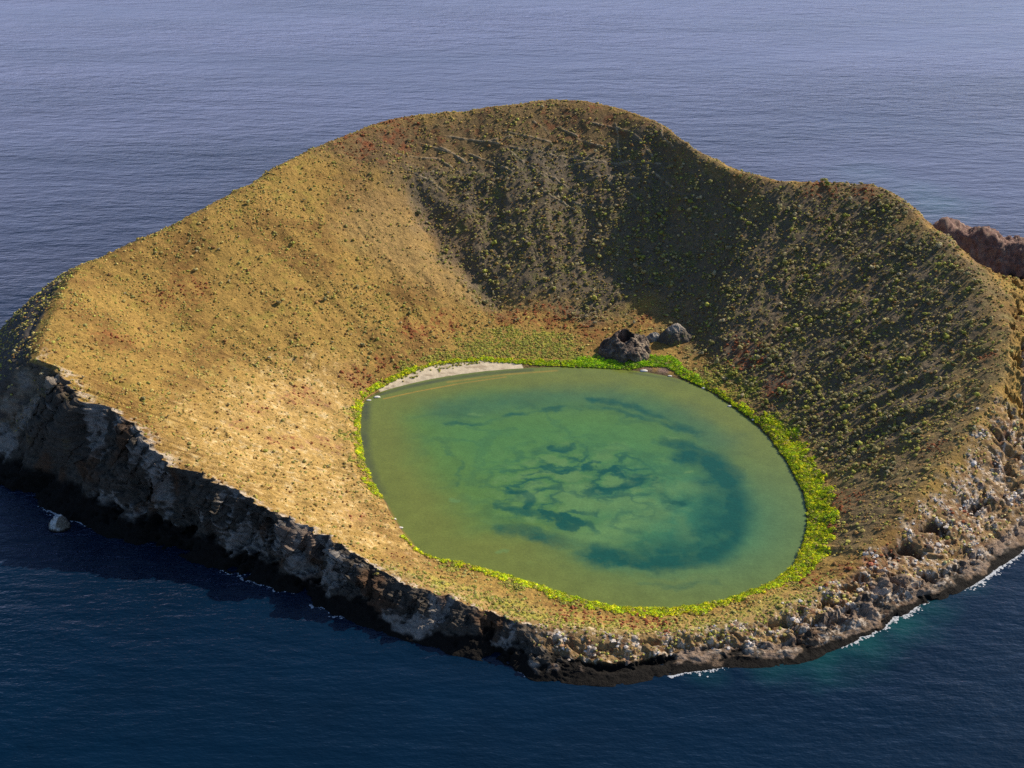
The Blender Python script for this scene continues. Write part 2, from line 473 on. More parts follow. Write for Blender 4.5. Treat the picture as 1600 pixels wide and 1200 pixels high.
lime = blobs(X, Y, [(760, 548, 22, .8), (850, 545, 24, .8), (800, 535, 18, .7), (700, 560, 14, .7), (640, 580, 10, .6), (880, 560, 14, .8), (555, 650, 6, .8),
                    (560, 720, 6, .7), (540, 680, 7, .6), (1120, 590, 14, .6), (1160, 610, 12, .6), (1220, 660, 12, .7), (700, 885, 6, .7), (800, 915, 7, .7),
                    (900, 945, 8, .7)], wob)
C = mix(C, (.34, .34, .045), lime * sstep(-.3, .2, f2 + .5 * f1))
# pale lichen and guano on the front and right-hand rock
pale = zone(X, Y, [(600, 890), (700, 930), (830, 975), (1000, 992), (1180, 975), (1300, 925), (1400, 860), (1460, 790), (1520, 700), (1560, 640),
                   (1590, 660), (1598, 740), (1590, 820), (1500, 870), (1400, 900), (1290, 970), (1180, 1003), (1060, 1008), (950, 1038), (850, 1010), (820, 985), (640, 915)],
            8, 7 * f1)
outer = sstep(3.05, 3.3, Sg) * shelf[:, None]
south = (1 - sstep(-.02, .10, TH))[:, None]
pale = np.maximum(pale * sstep(.0, .5, south + .4 * f1), outer * .8 * south)
C = mix(C, (.25, .165, .095), pale * .75)
f4 = fbm(P3, 1.3, 3, 24)
C = mix(C, (.64, .51, .37), pale * sstep(.02, .20, .6 * f4 + .5 * f2 + .6 * f1 - .02) * .95)
C = mix(C, (.22, .09, .045), pale * sstep(.12, .3, -f2 + .3 * f1) * .7)
crust = is_cliff[:, None] * np.exp(-((Sg - 2.99) / .05) ** 2)
C = mix(C, (.10, .085, .07), sstep(.3, .6, scrubby + .3 * f1) * sstep(3.5, 3.9, Sg))
C = mix(C, (.52, .43, .33), crust * sstep(-.1, .25, f2 + f1) * .8)
C = mix(C, (.46, .36, .22), trail * .9)
C = mix(C, (.05, .036, .026), sstep(1.0, 3.5, cave) * .8)  # hollows darkened in colour too, shade painted on top of the relief
# bare rock
rock = np.maximum(is_cliff[:, None] * sstep(2.995, 3.03, Sg), sstep(3.9, 4.05, Sg))
rock = rock * (1 - sstep(.3, .6, scrubby + .3 * f1))

big = fbm(Pc, 22, 4, 31)
rc = np.empty_like(C)
rc[:] = (.080, .066, .050)
rc = mix(rc, (.25, .22, .185), sstep(-.05, .05, big + .25 * c3 - .15 * (c2 - .3)))
rc = mix(rc, (.03, .024, .018), sstep(.10, .22, -c2 + .18 + .4 * c3) * .8)
rc = mix(rc, (.10, .045, .018), sstep(.15, .35, fbm(Pc, 14, 3, 33)) * .6)
east = (sstep(.0, .08, TH) * (1 - sstep(.26, .36, TH)))[:, None] * (1 - sstep(36, 41, P[..., 2]))
rc = mix(rc, (.46, .23, .055), east * sstep(-.25, .15, f1 + .3) * .9)
dark_z = np.where(np.cos(TH) < .2, 7.0 * np.clip(z_edg / 26, .45, 1.3), 1.5)[:, None]  # wet black foot; on the right it also carries painted ledge shadow
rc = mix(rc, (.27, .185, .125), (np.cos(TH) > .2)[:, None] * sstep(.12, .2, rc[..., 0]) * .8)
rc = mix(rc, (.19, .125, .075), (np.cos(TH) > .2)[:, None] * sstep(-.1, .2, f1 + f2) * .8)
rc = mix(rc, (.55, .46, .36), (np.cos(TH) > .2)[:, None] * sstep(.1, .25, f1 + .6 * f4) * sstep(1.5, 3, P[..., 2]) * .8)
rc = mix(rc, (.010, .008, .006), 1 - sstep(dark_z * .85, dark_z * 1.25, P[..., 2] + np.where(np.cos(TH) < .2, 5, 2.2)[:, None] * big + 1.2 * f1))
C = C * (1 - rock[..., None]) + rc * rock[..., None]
def band(lst):
    w = np.zeros(NT)
    th = np.array([th_of(a_, b_, 0) for a_, b_, _, _ in lst])
    o_ = np.argsort(th)
    wi = np.array([q[2] for q in lst])[o_]
    st = np.array([q[3] for q in lst])[o_]
    th = th[o_]
    th3 = np.concatenate([th - 2 * math.pi, th, th + 2 * math.pi])
    return np.interp(TH, th3, np.tile(st, 3)), np.interp(TH, th3, np.tile(wi, 3))

# (px, py) on the shore, outer width in metres, where it starts above the shore
st_b, wi_b = band([(566, 640, 4.5, .3), (580, 618, 3.2, .8), (600, 610, 4.6, 1.8), (640, 600, 9.5, 5.5), (700, 588, 15, 10.5), (760, 580, 13, 8.5), (800, 577, 10, 5.0), (840, 575, 8, 1.8), (900, 575, 9, .3),
                   (940, 576, 15, .3), (985, 580, 17, .3), (1005, 582, 19, 5), (1035, 588, 20, 7), (1060, 594, 9, 1.5), (1100, 610, 5, .5), (1150, 640, 4, .6), (1180, 665, 9, .5), (1215, 705, 14, .5),
                   (1240, 745, 13, .5), (1258, 790, 13, .5), (1258, 830, 13, .5), (1248, 862, 14, .5), (1228, 893, 12, .5), (1190, 915, 8, .4), (1130, 936, 7, .3), (1060, 949, 8, .3), (1000, 950, 8, .3),
                   (930, 941, 7, .3), (860, 920, 6, .3), (790, 897, 4.5, .3), (720, 878, 3.5, .4), (680, 872, 4, .8), (655, 858, 2.0, 1.5), (625, 822, .8, .8), (605, 785, .9, .5), (596, 772, 5, .3), (585, 750, 4, .3), (575, 720, 3, .3),
                   (568, 700, 3.5, .3), (564, 670, 3.5, .2)])
dist = RR - r_sh[:, None]
# sand on the beach, damp rim elsewhere
wav = .5 * f1
beach_w = sstep(th_of(830, 575, 0) - .02, th_of(800, 577, 0), TH) * (1 - sstep(th_of(592, 613, 0) - .03, th_of(585, 616, 0), TH))
sand = np.where((dist > -1.0) & (dist < (st_b + 1.2)[:, None] + wav) & (beach_w > .5)[:, None], 1.0, 0.0).astype(np.float32)
sand2 = blobs(X, Y, [(1010, 578, 5, 1), (1035, 580, 5, 1)], .3 * f1)
C = mix(C, (.62, .51, .35), sand)
C = mix(C, (.36, .27, .17), sand * sstep(.05, .3, fbm(P3 * np.array([.4, 1, 1], np.float32), 2.5, 3, 77)) * .7)
C = mix(C, (.26, .17, .12), sand2 * sstep(.9, 1.0, Sg))
wet = (1 - sstep(.25, .6, P[..., 2])) * (Sg < 1.6)
C = mix(C, (.10, .075, .04), wet * .8 * (1 - sand))
C = np.clip(C * (1 + .25 * f2[..., None]), .004, .8)

# ------------------------------------------------------------------ terrain mesh, the beach cut out of it as a sheet of its own
idx = np.arange(NT * NS).reshape(NT, NS)
a = idx[:, :-1]
b = np.roll(idx, -1, 0)[:, :-1]
quads = np.stack([a, a + 1, b + 1, b], -1).reshape(-1, 4)
V = P.reshape(-1, 3)
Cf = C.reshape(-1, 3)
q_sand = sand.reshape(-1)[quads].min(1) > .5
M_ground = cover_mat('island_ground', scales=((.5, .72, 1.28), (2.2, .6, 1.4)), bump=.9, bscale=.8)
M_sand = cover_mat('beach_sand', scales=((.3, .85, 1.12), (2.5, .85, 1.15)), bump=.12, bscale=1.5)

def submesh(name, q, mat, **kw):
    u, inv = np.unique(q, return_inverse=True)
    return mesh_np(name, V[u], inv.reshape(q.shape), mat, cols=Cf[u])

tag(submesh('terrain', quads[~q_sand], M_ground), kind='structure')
if q_sand.any():
    tag(submesh('beach', quads[q_sand], M_sand), kind='structure')

# ------------------------------------------------------------------ lagoon
NL, NTL = 330, 1100
thl = np.linspace(-math.pi, math.pi, NTL, endpoint=False)
rl = np.interp(thl, np.append(TH, math.pi), np.append(r_sh, r_sh[0])) + 5.0
ul = np.linspace(0.0, 1, NL) ** .8
LX = (CX + np.cos(thl)[:, None] * rl[:, None] * ul).astype(np.float32)
LY = (CY + np.sin(thl)[:, None] * rl[:, None] * ul).astype(np.float32)
edge_d = (rl[:, None] * (1 - ul)).astype(np.float32) - 5
LP = np.stack([LX, LY, np.zeros_like(LX)], -1)
w1, w2, w3 = fbm(LP, 13, 5, 41, .6), fbm(LP + 91, 13, 5, 42, .6), fbm(LP, 45, 3, 43)
WX, WY = LX + 6.0 * w1, LY + 6.0 * w2
m_px = F / 680.0                                     # pixels per metre at the lagoon

def strokes(lst, warp=True):
    out = np.zeros_like(LX)
    for wpx, st, soft, pts in lst:
        d, _ = seg_dist(WX if warp else LX, WY if warp else LY, [at(*q) for q in pts])
        w = wpx / m_px / 2
        out = np.maximum(out, st * (1 - sstep(w * (1 - soft), w * (1 + soft), d)))
    return out

ringd = strokes([
    (44, 1.0, .9, [(1075, 712), (1110, 722), (1140, 755), (1150, 800), (1140, 842), (1105, 868), (1050, 880), (985, 876), (925, 862)]),
    (26, .8, .9, [(1040, 690), (1080, 700), (1120, 716), (1150, 745)]),
    (26, .75, .8, [(935, 862), (880, 846), (835, 833), (785, 825)]),
    (60, .75, 1.0, [(1120, 760), (1125, 820), (1080, 855), (1000, 868)]),
])
detail = strokes([
    (22, .7, .7, [(862, 700), (880, 704), (893, 700)]),
    (10, .65, .9, [(842, 716), (862, 728), (895, 730)]),
    (10, .8, .8, [(818, 742), (845, 735), (880, 742), (910, 736), (925, 722), (938, 719)]),
    (12, .7, .8, [(818, 748), (830, 750), (846, 756), (826, 760)]),
    (20, .9, .7, [(938, 736), (962, 732), (975, 742)]),
    (24, .9, .7, [(922, 770), (950, 764), (990, 756), (1000, 744)]),
    (14, .6, .9, [(975, 735), (1005, 752)]),
    (18, .7, .8, [(1018, 750), (1022, 768), (1040, 782), (1065, 786)]),
    (18, .8, .7, [(800, 768), (822, 768), (832, 786), (824, 796)]),
    (20, .85, .6, [(852, 803), (870, 812), (895, 826), (908, 818), (880, 806)]),
    (14, .7, .9, [(880, 800), (905, 798), (928, 804)]),
    (12, .6, .9, [(915, 816), (940, 832)]),
    (14, .7, .9, [(845, 728), (870, 738), (905, 734)]), (12, .65, .9, [(960, 775), (1000, 772), (1030, 764)]), (12, .6, .9, [(820, 760), (850, 768), (868, 760)]),
    (24, .6, .9, [(780, 790), (810, 800), (850, 806)]),
    (30, .55, 1.0, [(960, 845), (1010, 815), (1060, 792), (1090, 770)]),
    (16, .55, 1.0, [(700, 660), (740, 664), (800, 648), (870, 642), (905, 638)]),
    (20, .6, 1.0, [(850, 640), (905, 636), (960, 640), (1010, 655), (1060, 672)]),
    (26, .6, 1.0, [(930, 624), (990, 632), (1040, 655), (1090, 680)]),
    (12, .4, 1.0, [(690, 690), (720, 720), (712, 760)]),
    (16, .35, 1.0, [(1000, 910), (1060, 915), (1120, 908)]),
])
light = strokes([
    (46, .9, .9, [(890, 775), (930, 790), (1000, 785), (1030, 800), (980, 812), (950, 840), (900, 845)]),
    (22, .8, .9, [(895, 766), (915, 762)]), (26, .8, .8, [(815, 780), (840, 776)]), (16, .7, .9, [(958, 748), (985, 752)]),
    (34, .7, 1.0, [(1050, 765), (1090, 760)]), (20, .5, 1.0, [(1060, 810), (1078, 840)]),
    (8, .8, .8, [(735, 646), (750, 647)]), (8, .9, .7, [(703, 780), (715, 782)]), (7, .8, .8, [(1040, 683), (1054, 684)]),
    (7, .6, .8, [(775, 860), (790, 858)]), (6, .7, .8, [(1072, 736), (1078, 736)]), (10, .4, .9, [(960, 890), (1050, 900), (1120, 895)])])
ringb = sstep(12, 42, edge_d + 9 * w3 + 3 * w1)
Lc = np.empty(LX.shape + (3,), np.float32)
Lc[:] = (.145, .172, .032)
Lc = mix(Lc, (.092, .180, .038), ringb)
Lc = mix(Lc, (.070, .185, .050), sstep(30, 70, edge_d + 10 * w3) * .8)
teal = np.exp(-(np.hypot(LX - at(1090, 810)[0], LY - at(1090, 810)[1]) / 48) ** 2)
Lc = mix(Lc, (.030, .150, .085), teal * .85)
north = strokes([(70, 1, 1.0, [(700, 640), (830, 625), (960, 620), (1060, 650), (1120, 690)])])
Lc = mix(Lc, (.040, .115, .065), north * .55)
ctr = at(912, 772)
bil = np.abs(fbm(np.stack([LX * .75 + 4 * w1, LY + 4 * w2, 0 * LX], -1), 13, 4, 47, .5)) * 2
creg = 1 - sstep(.5, 1.35, np.hypot((LX - ctr[0]) / 44, (LY - ctr[1]) / 46) + .35 * w2)
edge_ = detail * 1.05 + .42 * (.38 - bil) + .10 * w1
fold = .9 * sstep(.18, 1.0, edge_) * sstep(.02, .3, detail)
lines = (1 - sstep(.02, .36, bil)) * creg * sstep(-.35, .05, w3 + .4 * w2) * .78
deep = np.clip(np.maximum(np.maximum(ringd * (.95 + .5 * w1 - .35 * (bil > .5) * (bil - .5)), fold), lines), 0, 1)
light = np.maximum(light, creg * sstep(.35, .75, bil) * .8)
fine = 1 - sstep(.05, .25, np.abs(fbm(np.stack([LX * .7 + 5 * w2, LY + 5 * w1, 0 * LX], -1), 26, 4, 48, .5)) * 2)
deep = np.maximum(deep, .20 * fine * sstep(15, 45, edge_d))
Lc = mix(Lc, (.007, .072, .052), np.clip(deep * (1.1 + .3 * w1), 0, 1) * .97)
Lc = mix(Lc, (.120, .225, .072), np.clip(light, 0, 1) * .8 * (1 - .6 * deep))
# shade and reflection of the banks painted off the left and back shores, an ochre line of algae off the beach
bank_shade = strokes([(18, .9, .8, [(570, 632), (567, 680), (571, 715), (582, 750), (594, 770)]),
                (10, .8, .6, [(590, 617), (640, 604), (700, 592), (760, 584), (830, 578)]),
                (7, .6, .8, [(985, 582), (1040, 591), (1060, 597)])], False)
Lc = mix(Lc, (.045, .050, .035), np.clip(bank_shade * (.75 + .8 * w1), 0, 1) * .8)
ochre = strokes([(3.4, .9, .8, [(600, 623), (650, 612), (720, 599), (790, 589)]), (5, .6, .9, [(700, 597), (790, 585), (870, 579)]), (4, .6, .9, [(605, 790), (625, 826), (652, 860)])], False)
Lc = mix(Lc, (.34, .22, .035), ochre * np.clip(.85 + w1, 0, 1))
Lc = np.clip(Lc * (1 + .16 * w1[..., None] + .12 * fbm(LP, 4, 3, 44)[..., None]), .003, .6)
li = np.arange(NTL * NL).reshape(NTL, NL)
a = li[:, :-1]
b = np.roll(li, -1, 0)[:, :-1]
M_lag, nt, bs = new_mat('lagoon_water')
tc = nd(nt, 'TexCoord').outputs['Object']
c = nd(nt, 'Attribute', attribute_name='cover').outputs['Color']
c = mul_color(nt, c, tex_noise(nt, .9, 4, .7, tc).outputs['Fac'], .88, 1.12)
nt.links.new(c, bs.inputs['Base Color'])
bs.inputs['Roughness'].default_value = .12
bs.inputs['IOR'].default_value = 1.33
bp = nd(nt, 'Bump')
bp.inputs['Distance'].default_value = .05
nt.links.new(tex_noise(nt, .8, 4, .6, tc).outputs['Fac'], bp.inputs['Height'])
nt.links.new(bp.outputs[0], bs.inputs['Normal'])
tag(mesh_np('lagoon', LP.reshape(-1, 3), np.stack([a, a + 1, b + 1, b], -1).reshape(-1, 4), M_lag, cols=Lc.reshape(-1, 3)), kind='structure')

# ------------------------------------------------------------------ sea
NTS = 900
ths = np.linspace(-math.pi, math.pi, NTS, endpoint=False)
rf = np.interp(ths, np.append(TH, math.pi), np.append(r_ft, r_ft[0]))
off = np.concatenate([np.arange(-7, 60, 1.0), 60 * 1.06 ** np.arange(0, 91)])
SXs = CX + np.cos(ths)[:, None] * (rf[:, None] + off[None, :])
SYs = CY + np.sin(ths)[:, None] * (rf[:, None] + off[None, :])
SP = np.stack([SXs, SYs, np.zeros_like(SXs)], -1).astype(np.float32)
shoal = np.zeros(SXs.shape, np.float32)
sn = fbm(SP, 14, 4, 51)
for px, py, r_, st in [(1270, 1020, 26, .8), (1330, 985, 30, .9), (1390, 965, 26, .9), (1440, 945, 20, .5), (1210, 1040, 18, .5), (1500, 905, 16, .3), (1470, 320, 40, .7), (1440, 300, 36, .5), (1350, 270, 40, .35), (1100, 1045, 14, .3)]:
    h = at(px, py)
    q = np.hypot(SXs - h[0], SYs - h[1])
    shoal = np.maximum(shoal, st * sstep(0, 1, 1 - q / r_ + .35 * sn))
M_sea, nt, bs = new_mat('sea_water')
tc = nd(nt, 'TexCoord').outputs['Object']
cr = nd(nt, 'Mix', data_type='RGBA')
cr.inputs['A'].default_value = (.0001, .0100, .027, 1)
cr.inputs['B'].default_value = (.004, .060, .060, 1)
nt.links.new(nd(nt, 'Attribute', attribute_name='shoal').outputs['Fac'], cr.inputs['Factor'])
c = mul_color(nt, cr.outputs['Result'], tex_noise(nt, .012, 4, .6, tc).outputs['Fac'], .8, 1.2)
nt.links.new(c, bs.inputs['Base Color'])
bs.inputs['Roughness'].default_value = .12
bs.inputs['Sheen Weight'].default_value = 1.0          # lavender sheen added to imitate distant glitter and glare
bs.inputs['Sheen Roughness'].default_value = .38
bs.inputs['Sheen Tint'].default_value = (.68, .68, 1, 1)
bs.inputs['IOR'].default_value = 1.33

def wave(scale, ang, stretch, detail, rough):
    mp = nd(nt, 'Mapping')
    mp.inputs['Rotation'].default_value = (0, 0, ang)
    mp.inputs['Scale'].default_value = (1 / stretch, 1, 1)
    nt.links.new(tc, mp.inputs['Vector'])
    return tex_noise(nt, scale, detail, rough, mp.outputs[0]).outputs['Fac']

def lin(a, fa, b=None):
    m = nd(nt, 'Math', operation='MULTIPLY')
    nt.links.new(a, m.inputs[0])
    m.inputs[1].default_value = fa
    if b is None:
        return m.outputs[0]
    s = nd(nt, 'Math', operation='ADD')
    nt.links.new(m.outputs[0], s.inputs[0])
    nt.links.new(b, s.inputs[1])
    return s.outputs[0]

h = lin(wave(.055, R(12), 3.0, 3, .55), 3.0, lin(wave(.17, R(-8), 2.4, 4, .65), 2.2, lin(wave(.6, R(20), 1.6, 3, .6), .32)))
gust = nd(nt, 'MapRange')
gust.inputs['From Min'].default_value, gust.inputs['From Max'].default_value = .35, .65
gust.inputs['To Min'].default_value, gust.inputs['To Max'].default_value = .65, 1.25
nt.links.new(wave(.006, R(10), 3.0, 3, .5), gust.inputs['Value'])
mg = nd(nt, 'Math', operation='MULTIPLY')
nt.links.new(h, mg.inputs[0])
nt.links.new(gust.outputs[0], mg.inputs[1])
bp = nd(nt, 'Bump')
bp.inputs['Distance'].default_value = 0.42
bp.inputs['Strength'].default_value = 1.0
nt.links.new(mg.outputs[0], bp.inputs['Height'])
nt.links.new(bp.outputs[0], bs.inputs['Normal'])
# this added sheen grows towards grazing view, as reflection does, and thins out in the lee of gusts
lw = nd(nt, 'LayerWeight')
lw.inputs['Blend'].default_value = .5
nt.links.new(bp.outputs[0], lw.inputs['Normal'])
fm = nd(nt, 'MapRange', interpolation_type='SMOOTHSTEP')
fm.inputs['From Min'].default_value, fm.inputs['From Max'].default_value = .44, .75
fm.inputs['To Min'].default_value, fm.inputs['To Max'].default_value = .0, 1.0
nt.links.new(lw.outputs['Facing'], fm.inputs['Value'])
gm_ = nd(nt, 'MapRange')
gm_.inputs['From Min'].default_value, gm_.inputs['From Max'].default_value = .3, .6
gm_.inputs['To Min'].default_value, gm_.inputs['To Max'].default_value = .72, 1.0
nt.links.new(wave(.0075, R(8), 4.0, 4, .55), gm_.inputs['Value'])
pm = nd(nt, 'Math', operation='MULTIPLY')
nt.links.new(fm.outputs[0], pm.inputs[0])
nt.links.new(gm_.outputs[0], pm.inputs[1])
nt.links.new(pm.outputs[0], bs.inputs['Sheen Weight'])
si = np.arange(SP.shape[0] * SP.shape[1]).reshape(SP.shape[:2])
a = si[:, :-1]
b = np.roll(si, -1, 0)[:, :-1]
tag(mesh_np('sea', SP.reshape(-1, 3), np.stack([a, a + 1, b + 1, b], -1).reshape(-1, 4), M_sea, vals={'shoal': shoal.ravel()}), kind='structure')

# ------------------------------------------------------------------ rocks that stand on their own
M_rock = cover_mat('rough_rock', scales=((.4, .75, 1.25), (1.8, .6, 1.4)), bump=.5, bscale=1.2)

def mound(name, label, cat, centre, n, size, shape, paint, seed, group=None, rough=1.0):
    """a rock built as a relief sheet over its own footprint; shape(x, y) gives heights in metres, the skirt dives under ground"""
    gx = np.linspace(-size[0] / 2, size[0] / 2, n)
    gy = np.linspace(-size[1] / 2, size[1] / 2, int(n * size[1] / size[0]))
    GX, GY = np.meshgrid(gx, gy, indexing='ij')
    Hh = shape(GX, GY)
    p = np.stack([GX, GY, Hh], -1).astype(np.float32)
    q = p + seed * 17.3
    nn = grid_n(p)
    amp = rough * np.clip((Hh + 1.5) / 3, 0, 1)
    L = min(size) * .22
    p = p + nn * (amp * (L * .22 * fbm(q, L, 4, seed, .6, ridged=True) + .75 * (fbm(q, 2.2, 4, seed + 1, .6, ridged=True) - .3)))[..., None]
    nn = grid_n(p)
    col = paint(p, nn, fbm(q, 3, 4, seed + 2), fbm(q, 1.0, 3, seed + 3))
    k = np.arange(p.shape[0] * p.shape[1]).reshape(p.shape[:2])
    fq = np.stack([k[:-1, :-1], k[1:, :-1], k[1:, 1:], k[:-1, 1:]], -1).reshape(-1, 4)
    o = mesh_np(name, p.reshape(-1, 3), fq, M_rock, cols=np.clip(col, .004, .8).reshape(-1, 3))
    o.location = tuple(float(v) for v in centre)
    return tag(o, label, cat, group)

def grid_n(p):
    du, dv = np.gradient(p, axis=0), np.gradient(p, axis=1)
    n = np.cross(du, dv)
    return n / (np.linalg.norm(n, axis=-1, keepdims=True) + 1e-9)

def ground_z(x, y):
    i = int(round((math.atan2(y - CY, x - CX) + math.pi) / (2 * math.pi) * NT)) % NT
    r = math.hypot(x - CX, y - CY)
    j = int(np.argmin(np.abs(RR[i] - r)))
    return float(P[i, j, 2])

def paint_dark(p, nn, a, b):
    c = np.empty(p.shape, np.float32)
    c[:] = (.10, .075, .06)
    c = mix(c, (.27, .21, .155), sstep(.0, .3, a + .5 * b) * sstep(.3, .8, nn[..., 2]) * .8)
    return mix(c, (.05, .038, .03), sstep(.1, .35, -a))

def outcrop(x, y):
    g = np.stack([x, y, 0 * x], -1).astype(np.float32)
    q = np.hypot(x / 13.0, y / 11.0) * (1 + .55 * fbm(g, 9, 3, 92))
    an = np.arctan2(y, x)
    rim = 8.3 + 2.4 * np.sin(an) + .9 * np.cos(an) + 1.6 * fbm(g, 5, 3, 93)
    floor = 2.6
    out = rim * np.clip(1 - (q - .40) / .62, -1, 1) ** 1
    qq = np.hypot(x / 15.5, (y - .6) / 11.0) + .16 * fbm(g, 3.5, 3, 96) + .05
    h = np.minimum(out, floor + 1.2 * fbm(g, 2, 2, 97) + 12 * sstep(.20, .48, qq))
    h = np.where(q < .40, np.minimum(rim, h), h)
    return np.where(q > 1.15, -2.5, np.maximum(h, -2.5))

def paint_outcrop(p, nn, a, b):
    c = paint_dark(p, nn, a, b)
    m = np.exp(-((p[..., 0] + .5) ** 2 + (p[..., 1] - 1.5) ** 2) / 6)
    c = mix(c, (.30, .17, .12), m * .8)
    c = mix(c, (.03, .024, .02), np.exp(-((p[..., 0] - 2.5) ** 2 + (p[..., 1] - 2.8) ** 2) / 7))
    return mix(c, (.33, .26, .18), sstep(0, .25, a + b) * sstep(2, 7, p[..., 0]) * .8)

h = at(975, 545, 3)
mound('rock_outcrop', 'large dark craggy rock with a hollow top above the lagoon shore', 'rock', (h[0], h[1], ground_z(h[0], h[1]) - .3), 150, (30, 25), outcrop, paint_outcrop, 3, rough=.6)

def dome(w, d, ht, p=1.5, lean=0.0):
    def f(x, y):
        q = np.hypot((x - lean * 0) / (w / 2), y / (d / 2))
        q = q * (1 + .5 * fbm(np.stack([x, y, 0 * x + ht], -1).astype(np.float32), w * .5, 3, 95))
        return np.where(q > 1.1, -2.0, ht * (1 - np.clip(q, 0, 1.1) ** p))
    return f

h = at(1022, 533, 2)
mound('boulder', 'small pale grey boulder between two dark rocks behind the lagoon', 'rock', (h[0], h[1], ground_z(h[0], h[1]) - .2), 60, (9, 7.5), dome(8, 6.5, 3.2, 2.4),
      lambda p, nn, a, b: mix(mix(np.zeros(p.shape, np.float32) + np.float32(.16), (.40, .36, .30), sstep(-.1, .2, a + .4 * b)), (.07, .06, .05), sstep(.2, .4, -a)), 5)
h = at(1056, 531, 3)
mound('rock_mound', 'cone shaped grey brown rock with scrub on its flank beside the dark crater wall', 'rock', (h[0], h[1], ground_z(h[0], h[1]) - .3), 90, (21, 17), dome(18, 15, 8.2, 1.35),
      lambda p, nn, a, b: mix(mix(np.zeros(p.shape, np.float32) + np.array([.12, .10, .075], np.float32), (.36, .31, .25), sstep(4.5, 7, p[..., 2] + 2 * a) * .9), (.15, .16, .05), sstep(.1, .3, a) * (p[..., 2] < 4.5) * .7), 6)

def islet(x, y):
    spine = np.clip(22 - .17 * (x + 30), 4, 24) + 1.5 * np.sin(x * .3)
    back = np.clip((y + 2) / 40, 0, 1.4)
    front = np.clip((-y - 2) / 11, 0, 1.6)
    h = spine * (1 - np.where(y > -2, .45 * back + .75 * back ** 2.5, front ** 1.1))
    ends = np.clip((np.abs(x) - 40) / 17, 0, 1.3)
    h = h - spine * ends ** 1.4 * 1.2
    return np.maximum(h, -3)

def paint_islet(p, nn, a, b):
    c = np.zeros(p.shape, np.float32) + np.array([.20, .115, .09], np.float32)
    c = mix(c, (.30, .21, .15), sstep(0, .3, a + .3 * b) * .7)
    c = mix(c, (.12, .08, .065), sstep(.1, .35, -a))
    return mix(c, (.02, .016, .013), 1 - sstep(1.5, 3.5, p[..., 2] + 1.5 * a))

h = at(1570, 400, 12)
o = mound('rock_islet', 'bare reddish brown rock islet in the sea behind the right end of the rim', 'islet', (h[0] + 6, h[1] + 6, 0), 170, (118, 70), islet, paint_islet, 8, rough=1.5)
o.rotation_euler = (0, 0, R(-20))

def stack_shape(x, y):
    q = np.hypot(x / 4.2, y / 3.2)
    return np.where(q > 1.1, -2.5, 5.6 * (1 - q ** 2.2) + .25 * x)

h = at(92, 822, 1)
mound('sea_stack', 'small pale topped rock standing in dark water under the left cliff', 'rock', (h[0], h[1], 0), 60, (11, 8.5), stack_shape,
      lambda p, nn, a, b: mix(mix(np.zeros(p.shape, np.float32) + np.array([.20, .17, .13], np.float32), (.62, .60, .56), sstep(-.1, .2, a - p[..., 0] * .08)), (.015, .012, .01), 1 - sstep(.5, 1.6, p[..., 2])), 9, rough=1.6)
for px, py, s, lab in [(1318, 962, 3.4, 'orange brown rock at the foot of the right shore in a dark inlet'), (1333, 946, 2.2, 'little pale rock in the mouth of the dark inlet'),
                       (1321, 975, 2.0, 'white rock awash at the surf line below the dark inlet'), (1400, 917, 2.6, 'tan rock at the base of the caves in the right cliffs')]:
    h = at(px, py, 1)
    mound('shore_rock', lab, 'rock', (h[0], h[1], 0), 40, (s * 1.7, s * 1.5), dome(s * 1.5, s * 1.3, s * .8, 2.2),
          lambda p, nn, a, b: mix(np.zeros(p.shape, np.float32) + np.array([.36, .24, .12] if s > 2.3 else [.6, .55, .48], np.float32), (.1, .07, .05), sstep(.15, .35, a)), px * .01)

# ------------------------------------------------------------------ plants
def ico(sub, rough, seed, squash=1.0):
    bm = bmesh.new()
    bmesh.ops.create_icosphere(bm, subdivisions=sub, radius=1)
    v = np.array([q.co[:] for q in bm.verts], np.float32)
    f = np.array([[l.index for l in q.verts] for q in bm.faces], np.int32)
    bm.free()
    n = fbm(v + seed * 3.1, .9, 3, seed)
    v = v * (1 + rough * n)[:, None]
    v[:, 2] *= squash
    return v, f

def join(parts):
    vs, fs, o = [], [], 0
    for v, f in parts:
        vs.append(v)
        fs.append(f + o)
        o += len(v)
    return np.concatenate(vs), np.concatenate(fs)

def shrub_shape(seed, nblob=6, leaves=110):
    """unit-wide shrub: a forked stem, lumps of twigs and a haze of leaf-sized faces"""
    r = np.random.default_rng(seed)
    parts = []
    for k in range(nblob):
        v, f = ico(2, .55, seed + k)
        s = r.uniform(.18, .30)
        an, q = r.uniform(0, 6.28), r.uniform(.05, .30)
        parts.append((v * s * np.array([1, 1, .8]) + np.array([q * math.cos(an), q * math.sin(an), .42 + r.uniform(-.12, .16)]), f))
    lv, lf = [], []
    for k in range(leaves):
        d = r.normal(size=3)
        d /= np.linalg.norm(d)
        d[2] = abs(d[2]) * .9 - .25
        c = np.array([0, 0, .40]) + d * np.array([.5, .5, .42]) * r.uniform(.75, 1.08)
        t1, t2 = r.normal(size=3), r.normal(size=3)
        t1 /= np.linalg.norm(t1)
        t2 /= np.linalg.norm(t2)
        s = r.uniform(.05, .12)
        lv += [c + t1 * s, c + t2 * s, c - t1 * s * .6 - t2 * s * .4]
        lf.append([3 * k, 3 * k + 1, 3 * k + 2])
    parts.append((np.array(lv), np.array(lf)))
    for dx, dy in ((0, 0), (.12, .05), (-.10, .08)):
        v = np.array([[.025, 0, -.15], [-.02, .02, -.15], [-.02, -.02, -.15], [dx, dy, .45]])
        parts.append((v, np.array([[0, 1, 3], [1, 2, 3], [2, 0, 3]])))
    return join(parts)

